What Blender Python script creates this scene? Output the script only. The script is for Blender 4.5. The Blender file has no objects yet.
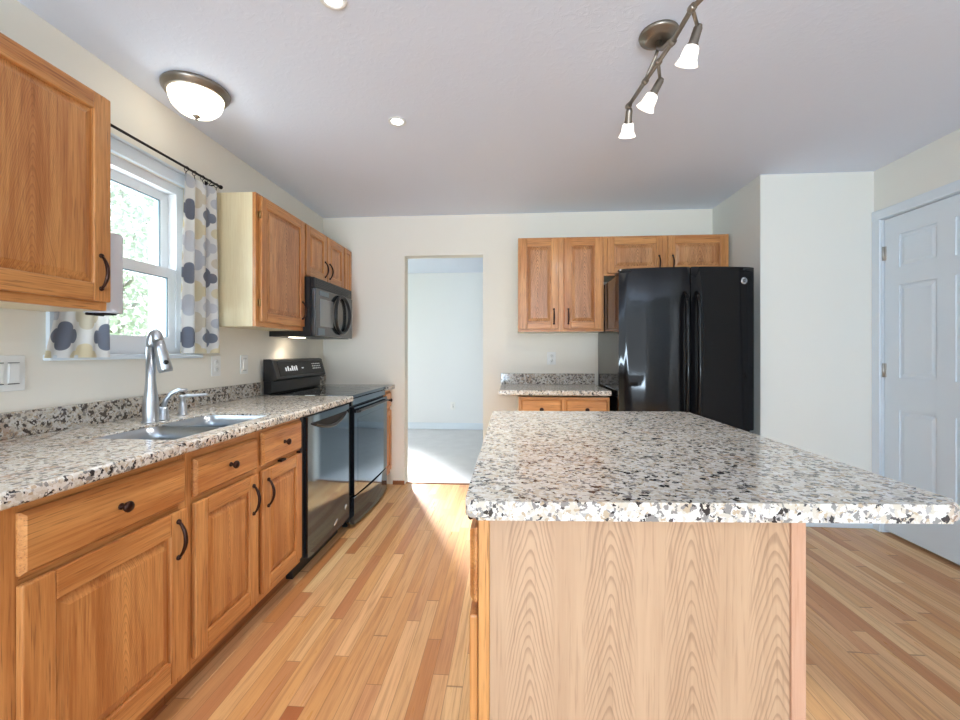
import bpy, bmesh, math, random
from mathutils import Vector, Matrix
PI = math.pi
R = math.radians
random.seed(7)
S = bpy.context.scene
C = S.collection

# ------------------------------------------------------------------ camera, world, light, exposure
F_PX, YAW, HORIZON, CAM_H = 427.0, 0.074, 352.0, 1.185
cam_data = bpy.data.cameras.new('camera')
cam = bpy.data.objects.new('camera', cam_data)
C.objects.link(cam)
cam.location = (0, 0, CAM_H)
cam.rotation_euler = (PI / 2, 0, YAW)
cam_data.sensor_fit = 'HORIZONTAL'
cam_data.sensor_width = 36.0
cam_data.lens = 36.0 * F_PX / 960.0
cam_data.shift_y = (HORIZON - 360.0) / 960.0
cam_data.clip_start = 0.02
S.camera = cam

S.view_settings.view_transform = 'Standard'
S.view_settings.look = 'None'
S.view_settings.gamma = 1.0
S.view_settings.exposure = -0.05

world = bpy.data.worlds.new('sky')
S.world = world
world.use_nodes = True
wn = world.node_tree.nodes
wn.clear()
w_out = wn.new('ShaderNodeOutputWorld')
w_bg = wn.new('ShaderNodeBackground')
w_bg.inputs['Color'].default_value = (0.80, 0.91, 1.0, 1)
w_bg.inputs['Strength'].default_value = 2.6
world.node_tree.links.new(w_bg.outputs[0], w_out.inputs[0])


def area_light(name, loc, direction, sx, sy, power, col=(1, 1, 1), spread=PI):
    l = bpy.data.lights.new(name, 'AREA')
    l.shape = 'RECTANGLE'
    l.size, l.size_y, l.energy, l.color = sx, sy, power, col
    l.spread = spread
    o = bpy.data.objects.new(name, l)
    C.objects.link(o)
    o.location = loc
    o.rotation_euler = Vector(direction).to_track_quat('-Z', 'Z').to_euler()
    return o


sun = bpy.data.lights.new('sun', 'SUN')
sun.energy, sun.angle, sun.color = 5.0, R(1), (1, 0.96, 0.9)
sun.energy = 9.0
sun_o = bpy.data.objects.new('sun', sun)
C.objects.link(sun_o)
sun_o.rotation_euler = Vector((-0.75, 0.0, -0.75)).to_track_quat('-Z', 'Y').to_euler()

# daylight at the openings; rear, right and far-side fills are added, unseen
area_light('rear_daylight_fill', (-.40, -4.72, 1.10), (0, 1, 0.12), 2.2, 2.0, 17, (0.86, 0.93, 1.0))  # added at an unseen opening, lights the room from behind
area_light('ceiling_uplight_fill', (-.40, -4.72, .50), (0, 1, 4.0), 2.2, .9, 490, (0.66, 0.83, 1.0))  # added unseen uplight that brightens and cools the ceiling
area_light('right_side_fill', (2.50, -2.6, 1.45), (-1, 0, 0.35), 1.9, 1.2, 10, (0.80, 0.92, 1.0))  # added unseen source, fills light onto the left cabinets
area_light('daylight_kitchen_window', (-1.88, 1.80, 1.60), (1, 0, 0), 0.60, 0.78, 12, (0.88, 0.94, 1.0))
area_light('daylight_far_window', (-2.22, 6.58, .95), (1.30, -2.85, -.66), 0.42, 0.9, 62, (0.92, 0.96, 1.0), R(25))
area_light('far_room_fill', (-3.28, 5.2, 1.35), (1, 0, 0), 1.5, 1.5, 27, (0.94, 0.97, 1.0))  # added unseen source, general fill for the room beyond


# ------------------------------------------------------------------ mesh helpers
class MB:
    """collects shapes into one mesh"""

    def __init__(self):
        self.bm = bmesh.new()

    def _mat(self, faces, m, smooth=False):
        for f in faces:
            f.material_index = m
            f.smooth = smooth

    def box(self, x0, x1, y0, y1, z0, z1, m=0, bev=0.0, seg=2):
        r = bmesh.ops.create_cube(self.bm, size=1.0)
        vs = r['verts']
        for v in vs:
            v.co = Vector((x0 + (v.co.x + .5) * (x1 - x0), y0 + (v.co.y + .5) * (y1 - y0), z0 + (v.co.z + .5) * (z1 - z0)))
        fs = set(f for v in vs for f in v.link_faces)
        self._mat(fs, m)
        if bev > 0:
            es = list(set(e for v in vs for e in v.link_edges))
            rr = bmesh.ops.bevel(self.bm, geom=es, offset=bev, segments=seg, affect='EDGES', profile=0.5)
            self._mat(rr['faces'], m)
        return vs

    def prism(self, pts, axis, a0, a1, m=0, bev=0.0, smooth=False):
        """polygon pts extruded along axis from a0 to a1. For axis x pts are (y,z), y: (x,z), z: (x,y)"""
        def mk(p, a):
            return {'x': (a, p[0], p[1]), 'y': (p[0], a, p[1]), 'z': (p[0], p[1], a)}[axis]
        va = [self.bm.verts.new(mk(p, a0)) for p in pts]
        vb = [self.bm.verts.new(mk(p, a1)) for p in pts]
        n = len(pts)
        fs = [self.bm.faces.new(va), self.bm.faces.new(list(reversed(vb)))]
        side = []
        for i in range(n):
            side.append(self.bm.faces.new((va[i], vb[i], vb[(i + 1) % n], va[(i + 1) % n])))
        self._mat(fs, m)
        self._mat(side, m, smooth)
        if bev > 0:
            es = list(set(e for f in fs for e in f.edges))
            rr = bmesh.ops.bevel(self.bm, geom=es, offset=bev, segments=3, affect='EDGES', profile=0.5)
            self._mat(rr['faces'], m, smooth)
        return va, vb

    def frustum(self, x0, x1, z0, z1, yb, yt, slope, m=0, lip=0.0):
        """raised field facing -Y: base rectangle at yb, top at yt (yt<yb) inset by slope"""
        b = [(x0, z0), (x1, z0), (x1, z1), (x0, z1)]
        t = [(x0 + slope, z0 + slope), (x1 - slope, z0 + slope), (x1 - slope, z1 - slope), (x0 + slope, z1 - slope)]
        vb = [self.bm.verts.new((p[0], yb, p[1])) for p in b]
        vt = [self.bm.verts.new((p[0], yt, p[1])) for p in t]
        fs = [self.bm.faces.new(vt), self.bm.faces.new(list(reversed(vb)))]
        for i in range(4):
            fs.append(self.bm.faces.new((vb[i], vb[(i + 1) % 4], vt[(i + 1) % 4], vt[i])))
        self._mat(fs, m)

    def tube(self, pts, rad, n=10, m=0, closed=False, cap=True):
        pts = [Vector(p) for p in pts]
        if not hasattr(rad, '__len__'):
            rad = [rad] * len(pts)
        rings = []
        prev = None
        N = len(pts)
        for i, p in enumerate(pts):
            if closed:
                t = (pts[(i + 1) % N] - pts[i - 1])
            else:
                t = pts[min(i + 1, N - 1)] - pts[max(i - 1, 0)]
            t.normalize()
            if prev is None:
                a = Vector((0, 0, 1)) if abs(t.z) < .9 else Vector((1, 0, 0))
                u = t.cross(a).normalized()
            else:
                u = (prev - t * prev.dot(t))
                u.normalize()
            prev = u
            w = t.cross(u)
            rings.append([self.bm.verts.new(p + (u * math.cos(2 * PI * k / n) + w * math.sin(2 * PI * k / n)) * rad[i]) for k in range(n)])
        fs = []
        for i in range(N if closed else N - 1):
            a, b = rings[i], rings[(i + 1) % N]
            for k in range(n):
                fs.append(self.bm.faces.new((a[k], a[(k + 1) % n], b[(k + 1) % n], b[k])))
        self._mat(fs, m, True)
        if cap and not closed:
            self._mat([self.bm.faces.new(list(reversed(rings[0]))), self.bm.faces.new(rings[-1])], m)

    def lathe(self, prof, M=None, n=24, m=0, cap=True):
        """profile (r, z) spun round z, then transformed by M"""
        M = M or Matrix()
        rings = []
        for r, z in prof:
            if r < 1e-6:
                rings.append([self.bm.verts.new(M @ Vector((0, 0, z)))])
            else:
                rings.append([self.bm.verts.new(M @ Vector((r * math.cos(2 * PI * k / n), r * math.sin(2 * PI * k / n), z))) for k in range(n)])
        fs = []
        for a, b in zip(rings[:-1], rings[1:]):
            for k in range(n):
                if len(a) == 1 and len(b) == 1:
                    continue
                if len(a) == 1:
                    fs.append(self.bm.faces.new((a[0], b[(k + 1) % n], b[k])))
                elif len(b) == 1:
                    fs.append(self.bm.faces.new((a[k], a[(k + 1) % n], b[0])))
                else:
                    fs.append(self.bm.faces.new((a[k], a[(k + 1) % n], b[(k + 1) % n], b[k])))
        self._mat(fs, m, True)
        if cap:
            for rg, rev in ((rings[0], True), (rings[-1], False)):
                if len(rg) > 1:
                    self._mat([self.bm.faces.new(list(reversed(rg)) if rev else rg)], m)

    def build(self, name, mats, parent=None, loc=(0, 0, 0), rot=(0, 0, 0), autosmooth=True):
        bmesh.ops.recalc_face_normals(self.bm, faces=self.bm.faces[:])
        me = bpy.data.meshes.new(name)
        self.bm.to_mesh(me)
        self.bm.free()
        if not isinstance(mats, (list, tuple)):
            mats = [mats]
        for mm in mats:
            me.materials.append(mm)
        o = bpy.data.objects.new(name, me)
        C.objects.link(o)
        o.location = loc
        o.rotation_euler = rot
        if parent:
            o.parent = parent
        return o


def tag(o, label, cat, group=None):
    o['label'] = label
    o['category'] = cat
    if group:
        o['group'] = group
    return o


def thing(name, label, cat, loc=(0, 0, 0), rotz=0.0, group=None):
    o = bpy.data.objects.new(name, None)
    C.objects.link(o)
    o.empty_display_size = .05
    o.location = loc
    o.rotation_euler = (0, 0, rotz)
    return tag(o, label, cat, group)


def struct(name, mb, m):
    o = mb.build(name, m)
    o['kind'] = 'structure'
    return o


def copy_tree(o, parent=None):
    c = o.copy()
    C.objects.link(c)
    if parent:
        c.parent = parent
    for ch in list(o.children):
        copy_tree(ch, c)
    return c


def rot_to(d):
    """matrix turning +z to direction d"""
    return Vector(d).to_track_quat('Z', 'Y').to_matrix().to_4x4()


# ------------------------------------------------------------------ materials
def srgb(r, g, b):
    def f(c):
        c /= 255.0
        return c / 12.92 if c <= .04045 else ((c + .055) / 1.055) ** 2.4
    return (f(r), f(g), f(b), 1)


class NT:
    def __init__(self, name):
        self.mat = bpy.data.materials.new(name)
        self.mat.use_nodes = True
        self.t = self.mat.node_tree
        self.t.nodes.clear()
        self.out = self.n('ShaderNodeOutputMaterial')
        self.bsdf = self.n('ShaderNodeBsdfPrincipled')
        self.t.links.new(self.bsdf.outputs[0], self.out.inputs[0])

    def n(self, ty, **kw):
        nd = self.t.nodes.new(ty)
        for k, v in kw.items():
            setattr(nd, k, v)
        return nd

    def put(self, sock, v):
        if isinstance(v, bpy.types.NodeSocket):
            self.t.links.new(v, sock)
        else:
            sock.default_value = v

    def m(self, op, a, b=0.0, c=None):
        nd = self.n('ShaderNodeMath', operation=op)
        self.put(nd.inputs[0], a)
        self.put(nd.inputs[1], b)
        if c is not None:
            self.put(nd.inputs[2], c)
        return nd.outputs[0]

    def coord(self, kind='Object'):
        return self.n('ShaderNodeTexCoord').outputs[kind]

    def sep(self, v):
        s = self.n('ShaderNodeSeparateXYZ')
        self.put(s.inputs[0], v)
        return s.outputs[0], s.outputs[1], s.outputs[2]

    def comb(self, x, y, z):
        s = self.n('ShaderNodeCombineXYZ')
        for i, v in enumerate((x, y, z)):
            self.put(s.inputs[i], v)
        return s.outputs[0]

    def vec(self, op, a, b):
        nd = self.n('ShaderNodeVectorMath', operation=op)
        self.put(nd.inputs[0], a)
        self.put(nd.inputs[1], b)
        return nd.outputs[0]

    def noise(self, v, scale=5.0, detail=2.0, rough=.5, out=0, dist=0.0):
        nd = self.n('ShaderNodeTexNoise')
        self.put(nd.inputs['Vector'], v)
        nd.inputs['Scale'].default_value = scale
        nd.inputs['Detail'].default_value = detail
        nd.inputs['Roughness'].default_value = rough
        nd.inputs['Distortion'].default_value = dist
        return nd.outputs[out]

    def voro(self, v, scale, feature='F1', out='Color', rnd=1.0):
        nd = self.n('ShaderNodeTexVoronoi', feature=feature)
        self.put(nd.inputs['Vector'], v)
        nd.inputs['Scale'].default_value = scale
        nd.inputs['Randomness'].default_value = rnd
        return nd.outputs[out]

    def white(self, v, out='Value', dim='3D'):
        nd = self.n('ShaderNodeTexWhiteNoise', noise_dimensions=dim)
        if dim == '1D':
            self.put(nd.inputs['W'], v)
        else:
            self.put(nd.inputs['Vector'], v)
        return nd.outputs[out]

    def ramp(self, fac, stops, interp='LINEAR'):
        nd = self.n('ShaderNodeValToRGB')
        cr = nd.color_ramp
        cr.interpolation = interp
        while len(cr.elements) < len(stops):
            cr.elements.new(0.5)
        for e, (p, c) in zip(cr.elements, stops):
            e.position = p
            e.color = c
        self.put(nd.inputs[0], fac)
        return nd.outputs[0]

    def mix(self, fac, a, b, blend='MIX'):
        nd = self.n('ShaderNodeMix', data_type='RGBA', blend_type=blend)
        self.put(nd.inputs[0], fac)
        self.put(nd.inputs[6], a)
        self.put(nd.inputs[7], b)
        return nd.outputs[2]

    def smooth(self, v, a, b):
        nd = self.n('ShaderNodeMapRange', interpolation_type='SMOOTHSTEP')
        self.put(nd.inputs[0], v)
        nd.inputs[1].default_value = a
        nd.inputs[2].default_value = b
        return nd.outputs[0]

    def rand(self):
        return self.n('ShaderNodeObjectInfo').outputs['Random']

    def set(self, **kw):
        for k, v in kw.items():
            self.put(self.bsdf.inputs[k.replace('_', ' ')], v)
        return self

    def bump(self, h, strength=.1, dist=.01):
        nd = self.n('ShaderNodeBump')
        nd.inputs['Strength'].default_value = strength
        nd.inputs['Distance'].default_value = dist
        self.put(nd.inputs['Height'], h)
        self.t.links.new(nd.outputs[0], self.bsdf.inputs['Normal'])


def plain(name, col, rough=.5, metal=0.0, **kw):
    a = NT(name)
    a.set(Base_Color=col, Roughness=rough, Metallic=metal, **kw)
    return a.mat


def emit(name, col, strength, base=(.9, .9, .9, 1)):
    a = NT(name)
    a.set(Base_Color=base, Roughness=.4, Emission_Color=col, Emission_Strength=strength)
    return a.mat


def oak(name, axis, light, dark, pore, rough=.33, cathedral=None, period=None, contrast=1.0, porecontrast=.62, gap=.024):
    """oak with grain along axis; cathedral = curvature of the nested arches"""
    a = NT(name)
    x, y, z = a.sep(a.coord())
    ro = a.m('MULTIPLY', a.rand(), 37.0)
    al, ac = {'x': (x, z), 'z': (z, x), 'y': (y, x)}[axis]
    th = y if axis != 'y' else z
    # big tone bands along the grain
    v1 = a.comb(a.m('MULTIPLY_ADD', ac, 14.0, ro), a.m('MULTIPLY', al, 1.1), a.m('MULTIPLY', th, 14.0))
    band = a.noise(v1, 1.0, 3, .55)
    v2 = a.comb(a.m('MULTIPLY_ADD', ac, 130.0, ro), a.m('MULTIPLY', al, 5.0), a.m('MULTIPLY', th, 130.0))
    fine = a.noise(v2, 1.0, 3, .6)
    fac = a.m('MULTIPLY_ADD', fine, .45, a.m('MULTIPLY', band, .75))
    col = a.mix(a.smooth(fac, .40, .80), light, dark)
    pv = a.comb(a.m('MULTIPLY_ADD', ac, 270.0, ro), a.m('MULTIPLY', al, 9.0), a.m('MULTIPLY', th, 270.0))
    pores = a.smooth(a.noise(pv, 1.0, 2, .5), .56, .72)
    if cathedral:
        ro2 = a.rand()
        u = ac
        if period:
            u = a.m('SUBTRACT', a.m('FRACT', a.m('DIVIDE', a.m('ADD', ac, period[1]), period[0])), .5)
            u = a.m('MULTIPLY', u, period[0])
            cellid = a.m('FLOOR', a.m('DIVIDE', a.m('ADD', ac, period[1]), period[0]))
            al_ = a.m('MULTIPLY_ADD', cellid, .037, al)
        else:
            u = a.m('ADD', ac, a.m('MULTIPLY_ADD', ro2, .04, -.02))
            al_ = al
        wob = a.noise(a.comb(a.m('MULTIPLY_ADD', ac, 9.0, ro), a.m('MULTIPLY', al, 2.2), 0.0), 1.0, 2, .5)
        w2 = a.noise(a.comb(a.m('MULTIPLY_ADD', ac, 60.0, ro), a.m('MULTIPLY', al, 25.0), 0.0), 1.0, 1, .5)
        uu = a.m('SQRT', a.m('ADD', a.m('MULTIPLY', u, u), .00006))
        t = a.m('ADD', al_, a.m('MULTIPLY', uu, cathedral))
        t = a.m('ADD', t, a.m('MULTIPLY', wob, .16 if not period else .26))
        t = a.m('ADD', t, a.m('MULTIPLY', w2, .012))
        t = a.m('ADD', t, a.m('MULTIPLY', a.noise(a.comb(a.m('MULTIPLY', t, 16.0), ro, 0.0), 1.0, 2, .6), .05))
        fr = a.m('FRACT', a.m('DIVIDE', t, gap))
        ring = a.m('MULTIPLY', a.smooth(fr, .45, .88), a.m('SUBTRACT', 1.0, a.smooth(fr, .90, 1.0)))
        brk = a.noise(a.comb(a.m('MULTIPLY', ac, 300.0), a.m('MULTIPLY', al, 40.0), ro), 1.0, 2, .6)
        ring = a.m('MULTIPLY', ring, a.m('MULTIPLY_ADD', brk, 1.0, .35))
        lim = (period[0] * .22, period[0] * .36) if period else (.05, .12)
        fade = a.m('SUBTRACT', 1.0, a.smooth(uu, *lim))
        ring = a.m('MULTIPLY', ring, fade)
        col = a.mix(a.m('MULTIPLY', ring, .55 * contrast), col, pore)
    col = a.mix(a.m('MULTIPLY', pores, porecontrast * contrast), col, pore)
    a.set(Base_Color=col, Roughness=rough)
    a.bsdf.inputs['Coat Weight'].default_value = .25
    a.bsdf.inputs['Coat Roughness'].default_value = .18
    return a.mat


OL, OD, OP = srgb(218, 157, 94), srgb(177, 110, 56), srgb(118, 68, 34)
oak_v = oak('oak_upright_grain', 'z', OL, OD, OP)
oak_h = oak('oak_level_grain', 'x', OL, OD, OP)
oak_p = oak('oak_panel_grain', 'z', OL, OD, OP, cathedral=5.0, contrast=.7)
oak_pb = oak('oak_panel_bold_grain', 'z', srgb(214, 158, 106), srgb(176, 114, 66), srgb(108, 60, 30), cathedral=4.0, contrast=1.5, gap=.03)
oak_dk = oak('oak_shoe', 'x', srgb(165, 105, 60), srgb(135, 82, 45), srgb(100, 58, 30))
OAK = [oak_v, oak_h, oak_p]
OAKB = [oak_v, oak_h, oak_pb]
oak_pale = oak('pale_oak_veneer', 'z', srgb(202, 167, 134), srgb(188, 153, 121), srgb(126, 90, 64), rough=.42,
               cathedral=4.4, period=(.150, .040), contrast=.95, porecontrast=.28, gap=.032)
oak_pale.node_tree.nodes['Principled BSDF'].inputs['Coat Weight'].default_value = .05
oak_side = oak('pale_side_veneer', 'z', srgb(236, 222, 186), srgb(226, 208, 168), srgb(200, 176, 130), rough=.4, contrast=.4)
oak_post = oak('pink_oak_post', 'z', srgb(212, 168, 140), srgb(198, 150, 120), srgb(180, 126, 92), contrast=.5)


def granite(name, warm=.5, dark=.14, light=1.0):
    a = NT(name)
    co = a.coord()
    wob = a.vec('SCALE', a.noise(co, 70.0, 3, .65, out=1), (0, 0, 0))
    wob.node.inputs['Scale'].default_value = .020
    p = a.vec('ADD', co, wob)
    r1, g1, b1 = a.sep(a.voro(p, 78.0))
    r2, g2, b2 = a.sep(a.voro(a.vec('ADD', p, (3.1, 1.7, .4)), 150.0))
    r3, g3, b3 = a.sep(a.voro(a.vec('ADD', p, (1.3, 5.7, 2.4)), 84.0))
    base = a.ramp(r1, [(0, srgb(220, 215, 206)), (.26, srgb(206, 197, 182)), (.46, srgb(230, 228, 224)), (.76, srgb(206, 194, 176)), (.92, srgb(176, 172, 168))], 'CONSTANT')
    fine = a.ramp(r2, [(0, srgb(224, 219, 210)), (.44, srgb(208, 199, 184)), (.68, srgb(188, 168, 142)), (.82, srgb(140, 134, 130)), (.93, srgb(78, 74, 74))], 'CONSTANT')
    col = a.mix(a.m('GREATER_THAN', g2, .48), base, fine)
    # rust drifts
    cl = a.noise(co, 6.0, 3, .6)
    rust = a.m('MULTIPLY', a.smooth(cl, .66 - warm * .2, .82 - warm * .14), a.m('GREATER_THAN', b1, .42))
    col = a.mix(a.m('MULTIPLY', rust, .6), col, srgb(168, 118, 78))
    gy = a.m('MULTIPLY', a.m('GREATER_THAN', g1, .87), a.m('GREATER_THAN', b2, .30))
    col = a.mix(gy, col, srgb(140, 136, 132))
    cl2 = a.noise(a.vec('ADD', co, (9, 4, 2)), 30.0, 2, .6)
    bk = a.m('MULTIPLY', a.m('GREATER_THAN', a.m('ADD', r3, a.m('MULTIPLY', cl2, .5)), 1.30 - dark), a.m('GREATER_THAN', b2, .18))
    col = a.mix(bk, col, srgb(54, 50, 50))
    a.set(Base_Color=a.mix(1.0 - light, col, srgb(96, 82, 68)), Roughness=.13)
    a.bsdf.inputs['Specular IOR Level'].default_value = .55
    return a.mat


granite_a = granite('granite_cream', .55, .12)
granite_b = granite('granite_brown', .85, .30, .66)


def floor_mat():
    a = NT('strip_oak_floor')
    x, y, z = a.sep(a.coord())
    W_, L_ = .0575, .85
    row = a.m('FLOOR', a.m('DIVIDE', x, W_))
    off = a.white(row, dim='1D')
    yy = a.m('ADD', a.m('DIVIDE', y, L_), a.m('MULTIPLY', off, 7.3))
    # uneven board lengths
    yy = a.m('ADD', yy, a.m('MULTIPLY', a.m('SINE', a.m('MULTIPLY', yy, 2.3)), .22))
    colm = a.m('FLOOR', yy)
    idv = a.comb(row, colm, 0.0)
    w = a.white(idv)
    w2 = a.white(a.vec('ADD', idv, (11.0, 5.0, 3.0)))
    base = a.ramp(w, [(0, srgb(226, 178, 122)), (.18, srgb(206, 148, 92)), (.34, srgb(236, 200, 148)), (.5, srgb(216, 162, 104)), (.64, srgb(184, 118, 70)), (.76, srgb(232, 188, 136)), (.9, srgb(212, 156, 108)), (1.0, srgb(172, 102, 62))])
    v1 = a.comb(a.m('MULTIPLY_ADD', x, 55.0, a.m('MULTIPLY', w, 40.0)), a.m('MULTIPLY_ADD', y, 2.2, a.m('MULTIPLY', w2, 30.0)), w2)
    g = a.noise(v1, 1.0, 4, .6, dist=.6)
    col = a.mix(a.smooth(g, .40, .75), base, a.mix(.55, base, srgb(160, 100, 62)))
    v2 = a.comb(a.m('MULTIPLY', x, 420.0), a.m('MULTIPLY', y, 9.0), w)
    col = a.mix(a.m('MULTIPLY', a.smooth(a.noise(v2, 1.0, 2, .5), .55, .75), .28), col, srgb(150, 96, 58))
    # seams
    fx = a.m('ABSOLUTE', a.m('SUBTRACT', a.m('FRACT', a.m('DIVIDE', x, W_)), .5))
    fy = a.m('ABSOLUTE', a.m('SUBTRACT', a.m('FRACT', yy), .5))
    seam = a.m('MAXIMUM', a.smooth(fx, .475, .495), a.smooth(fy, .4965, .499))
    col = a.mix(a.m('MULTIPLY', seam, .6), col, srgb(120, 74, 44))
    a.set(Base_Color=col, Roughness=a.m('MULTIPLY_ADD', g, .10, .24))
    a.bsdf.inputs['Specular IOR Level'].default_value = .45
    a.bump(a.m('MULTIPLY', seam, -1.0), .15, .002)
    return a.mat


def wall_paint(name, col, bump=.05):
    a = NT(name)
    n = a.noise(a.coord(), 160.0, 2, .6)
    a.set(Base_Color=col, Roughness=.7)
    a.bump(n, bump, .002)
    return a.mat


def ceiling_mat():
    a = NT('ceiling_paint')
    co = a.coord()
    n = a.noise(co, 26.0, 4, .6, dist=1.2)
    a.set(Base_Color=srgb(226, 233, 247), Roughness=.8)
    a.bump(a.smooth(n, .48, .62), .12, .003)
    return a.mat


def curtain_mat():
    a = NT('quatrefoil_cotton')
    u, v, _ = a.sep(a.coord('UV'))
    PX, PY = .190, .330        # lattice: second column shifted by half
    def foil(uo, vo, cols):
        uu = a.m('DIVIDE', a.m('ADD', u, uo), PX)
        vv = a.m('DIVIDE', a.m('ADD', v, vo), PY / 2)
        cu, cv = a.m('FLOOR', uu), a.m('FLOOR', vv)
        lu = a.m('MULTIPLY', a.m('ABSOLUTE', a.m('SUBTRACT', a.m('FRACT', uu), .5)), PX)
        lv = a.m('MULTIPLY', a.m('ABSOLUTE', a.m('SUBTRACT', a.m('FRACT', vv), .5)), PY / 2)
        # lobes left/right and top/bottom plus a core
        d1 = a.m('SUBTRACT', a.m('POWER', a.m('ADD', a.m('POWER', a.m('SUBTRACT', lu, .036), 2.0), a.m('POWER', lv, 2.0)), .5), .027)
        d2 = a.m('SUBTRACT', a.m('POWER', a.m('ADD', a.m('POWER', lu, 2.0), a.m('POWER', a.m('SUBTRACT', lv, .026), 2.0)), .5), .029)
        d = a.m('MINIMUM', d1, d2)
        inside = a.m('SUBTRACT', 1.0, a.smooth(d, -.001, .001))
        idx = a.m('MODULO', a.m('ADD', a.m('ADD', cv, a.m('MULTIPLY', cu, 2.0)), 40.0), 4.0)
        col = a.ramp(a.m('DIVIDE', idx, 4.0), list(zip((0, .2, .45, .7), cols)), 'CONSTANT')
        return inside, col
    i1, c1 = foil(.0, .0, (srgb(122, 129, 146), srgb(206, 209, 216), srgb(136, 143, 158), srgb(214, 216, 221)))
    i2, c2 = foil(PX / 2, PY / 4, (srgb(234, 224, 192), srgb(204, 208, 216), srgb(236, 226, 196), srgb(222, 216, 200)))
    col = a.mix(i1, srgb(240, 240, 238), c1)
    col = a.mix(i2, col, c2)
    weave = a.noise(a.coord('UV'), 900.0, 1, .5)
    col = a.mix(a.m('MULTIPLY', weave, .10), col, srgb(205, 205, 205))
    a.set(Base_Color=col, Roughness=.85)
    a.bsdf.inputs['Sheen Weight'].default_value = .1
    tr = a.n('ShaderNodeBsdfTranslucent')
    a.put(tr.inputs[0], col)
    mx = a.n('ShaderNodeMixShader')
    mx.inputs[0].default_value = .35
    a.t.links.new(a.bsdf.outputs[0], mx.inputs[1])
    a.t.links.new(tr.outputs[0], mx.inputs[2])
    a.t.links.new(mx.outputs[0], a.out.inputs[0])
    return a.mat


def glass_pane(name, tint=(.97, .985, .99, 1), mixv=.92):
    a = NT(name)
    g = a.n('ShaderNodeBsdfGlossy')
    g.inputs['Roughness'].default_value = .02
    t = a.n('ShaderNodeBsdfTransparent')
    t.inputs[0].default_value = tint
    mx = a.n('ShaderNodeMixShader')
    mx.inputs[0].default_value = mixv
    a.t.links.new(g.outputs[0], mx.inputs[1])
    a.t.links.new(t.outputs[0], mx.inputs[2])
    a.t.links.new(mx.outputs[0], a.out.inputs[0])
    return a.mat


def leaf_mat(name, c1, c2):
    a = NT(name)
    n = a.noise(a.coord(), 3.0, 3, .6)
    col = a.mix(n, c1, c2)
    a.set(Base_Color=col, Roughness=.6)
    return a.mat


def carpet_mat():
    a = NT('carpet_pile')
    n = a.noise(a.coord(), 240.0, 3, .7)
    n2 = a.noise(a.coord(), 6.0, 2, .5)
    col = a.mix(a.m('MULTIPLY_ADD', n, .5, a.m('MULTIPLY', n2, .4)), srgb(196, 196, 196), srgb(236, 236, 236))
    a.set(Base_Color=col, Roughness=.95)
    a.bump(n, .5, .006)
    return a.mat


def brushed(name, col, rough=.28):
    a = NT(name)
    x, y, z = a.sep(a.coord())
    n = a.noise(a.comb(a.m('MULTIPLY', x, 30.0), a.m('MULTIPLY', y, 30.0), a.m('MULTIPLY', z, 600.0)), 1.0, 2, .5)
    a.set(Base_Color=col, Metallic=1.0, Roughness=a.m('MULTIPLY_ADD', n, .15, rough - .07))
    return a.mat


M_floor = floor_mat()
M_wall = wall_paint('cream_wall_paint', srgb(238, 233, 221))
M_wall_r = wall_paint('alcove_wall_paint', srgb(232, 232, 225))
M_far = wall_paint('far_room_paint', srgb(232, 234, 234))
M_ceil = ceiling_mat()
M_carpet = carpet_mat()
M_white = plain('white_gloss_paint', srgb(220, 230, 238), .32)
M_vinyl = plain('white_vinyl', srgb(238, 241, 244), .35)
M_track = plain('grey_window_track', srgb(120, 140, 150), .5)
M_black = plain('black_gloss_enamel', (.006, .006, .007, 1), .06, IOR=1.31)
M_black_st = plain('black_satin_plastic', (.012, .012, .013, 1), .33)
M_blackglass = plain('black_oven_glass', (.010, .011, .014, 1), .04, IOR=2.8, Specular_Tint=(.62, .82, 1, 1))  # blue reflection is put into the specular tint
M_dw = plain('black_gloss_door', (.010, .011, .014, 1), .07, IOR=3.0, Specular_Tint=(.62, .82, 1, 1))  # blue sheen of the mirrored room is tinted into the gloss
M_bronze = plain('dark_bronze', srgb(62, 42, 36), .35, .85)
M_rod = plain('black_iron_rod', srgb(38, 32, 32), .45, .6)
M_nickel = brushed('brushed_nickel', srgb(196, 194, 190), .36)
M_pewter = brushed('aged_pewter', srgb(146, 138, 128), .34)
M_steel = brushed('stainless_steel', srgb(190, 196, 203), .30)
M_sinksteel = brushed('sink_steel', srgb(176, 184, 192), .3)
M_plate = plain('white_plate_plastic', srgb(236, 236, 232), .4)
M_slot = plain('dark_slot', srgb(70, 68, 66), .6)
M_paper = plain('paper_towel', srgb(226, 228, 236), .9)
M_rubber = plain('black_rubber', srgb(30, 30, 32), .6)
M_brass = plain('antique_brass', srgb(180, 150, 100), .35, .9)
M_glass = glass_pane('window_glass')
M_curtain = curtain_mat()
M_globe = emit('frosted_glass_lit', (1.0, .92, .76, 1), 4.0)
M_shade = emit('frosted_shade_lit', (1.0, .95, .86, 1), 2.2)
M_bulb = emit('bulb_lit', (1.0, .96, .9, 1), 14)
M_led = emit('recessed_lamp_lit', (1.0, .98, .95, 1), 12)
M_hood = emit('hood_lamp_lit', (1.0, .85, .65, 1), 8)
M_marks = emit('console_marks', (.85, .95, 1.0, 1), .35, (.5, .5, .5, 1))  # pale, weakly emissive marks on the range console
M_silver = plain('silver_badge', srgb(225, 228, 232), .2, .7)
M_mwin = plain('microwave_window', (.03, .036, .04, 1), .12, IOR=1.8)
M_lawn = leaf_mat('lawn_grass', srgb(120, 150, 90), srgb(150, 175, 110))
M_leaf = leaf_mat('pale_leaves', srgb(196, 208, 196), srgb(230, 236, 228))
M_bark = plain('bark', srgb(178, 174, 170), .9)
M_dark = plain('toe_space', srgb(60, 40, 28), .6)

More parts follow.
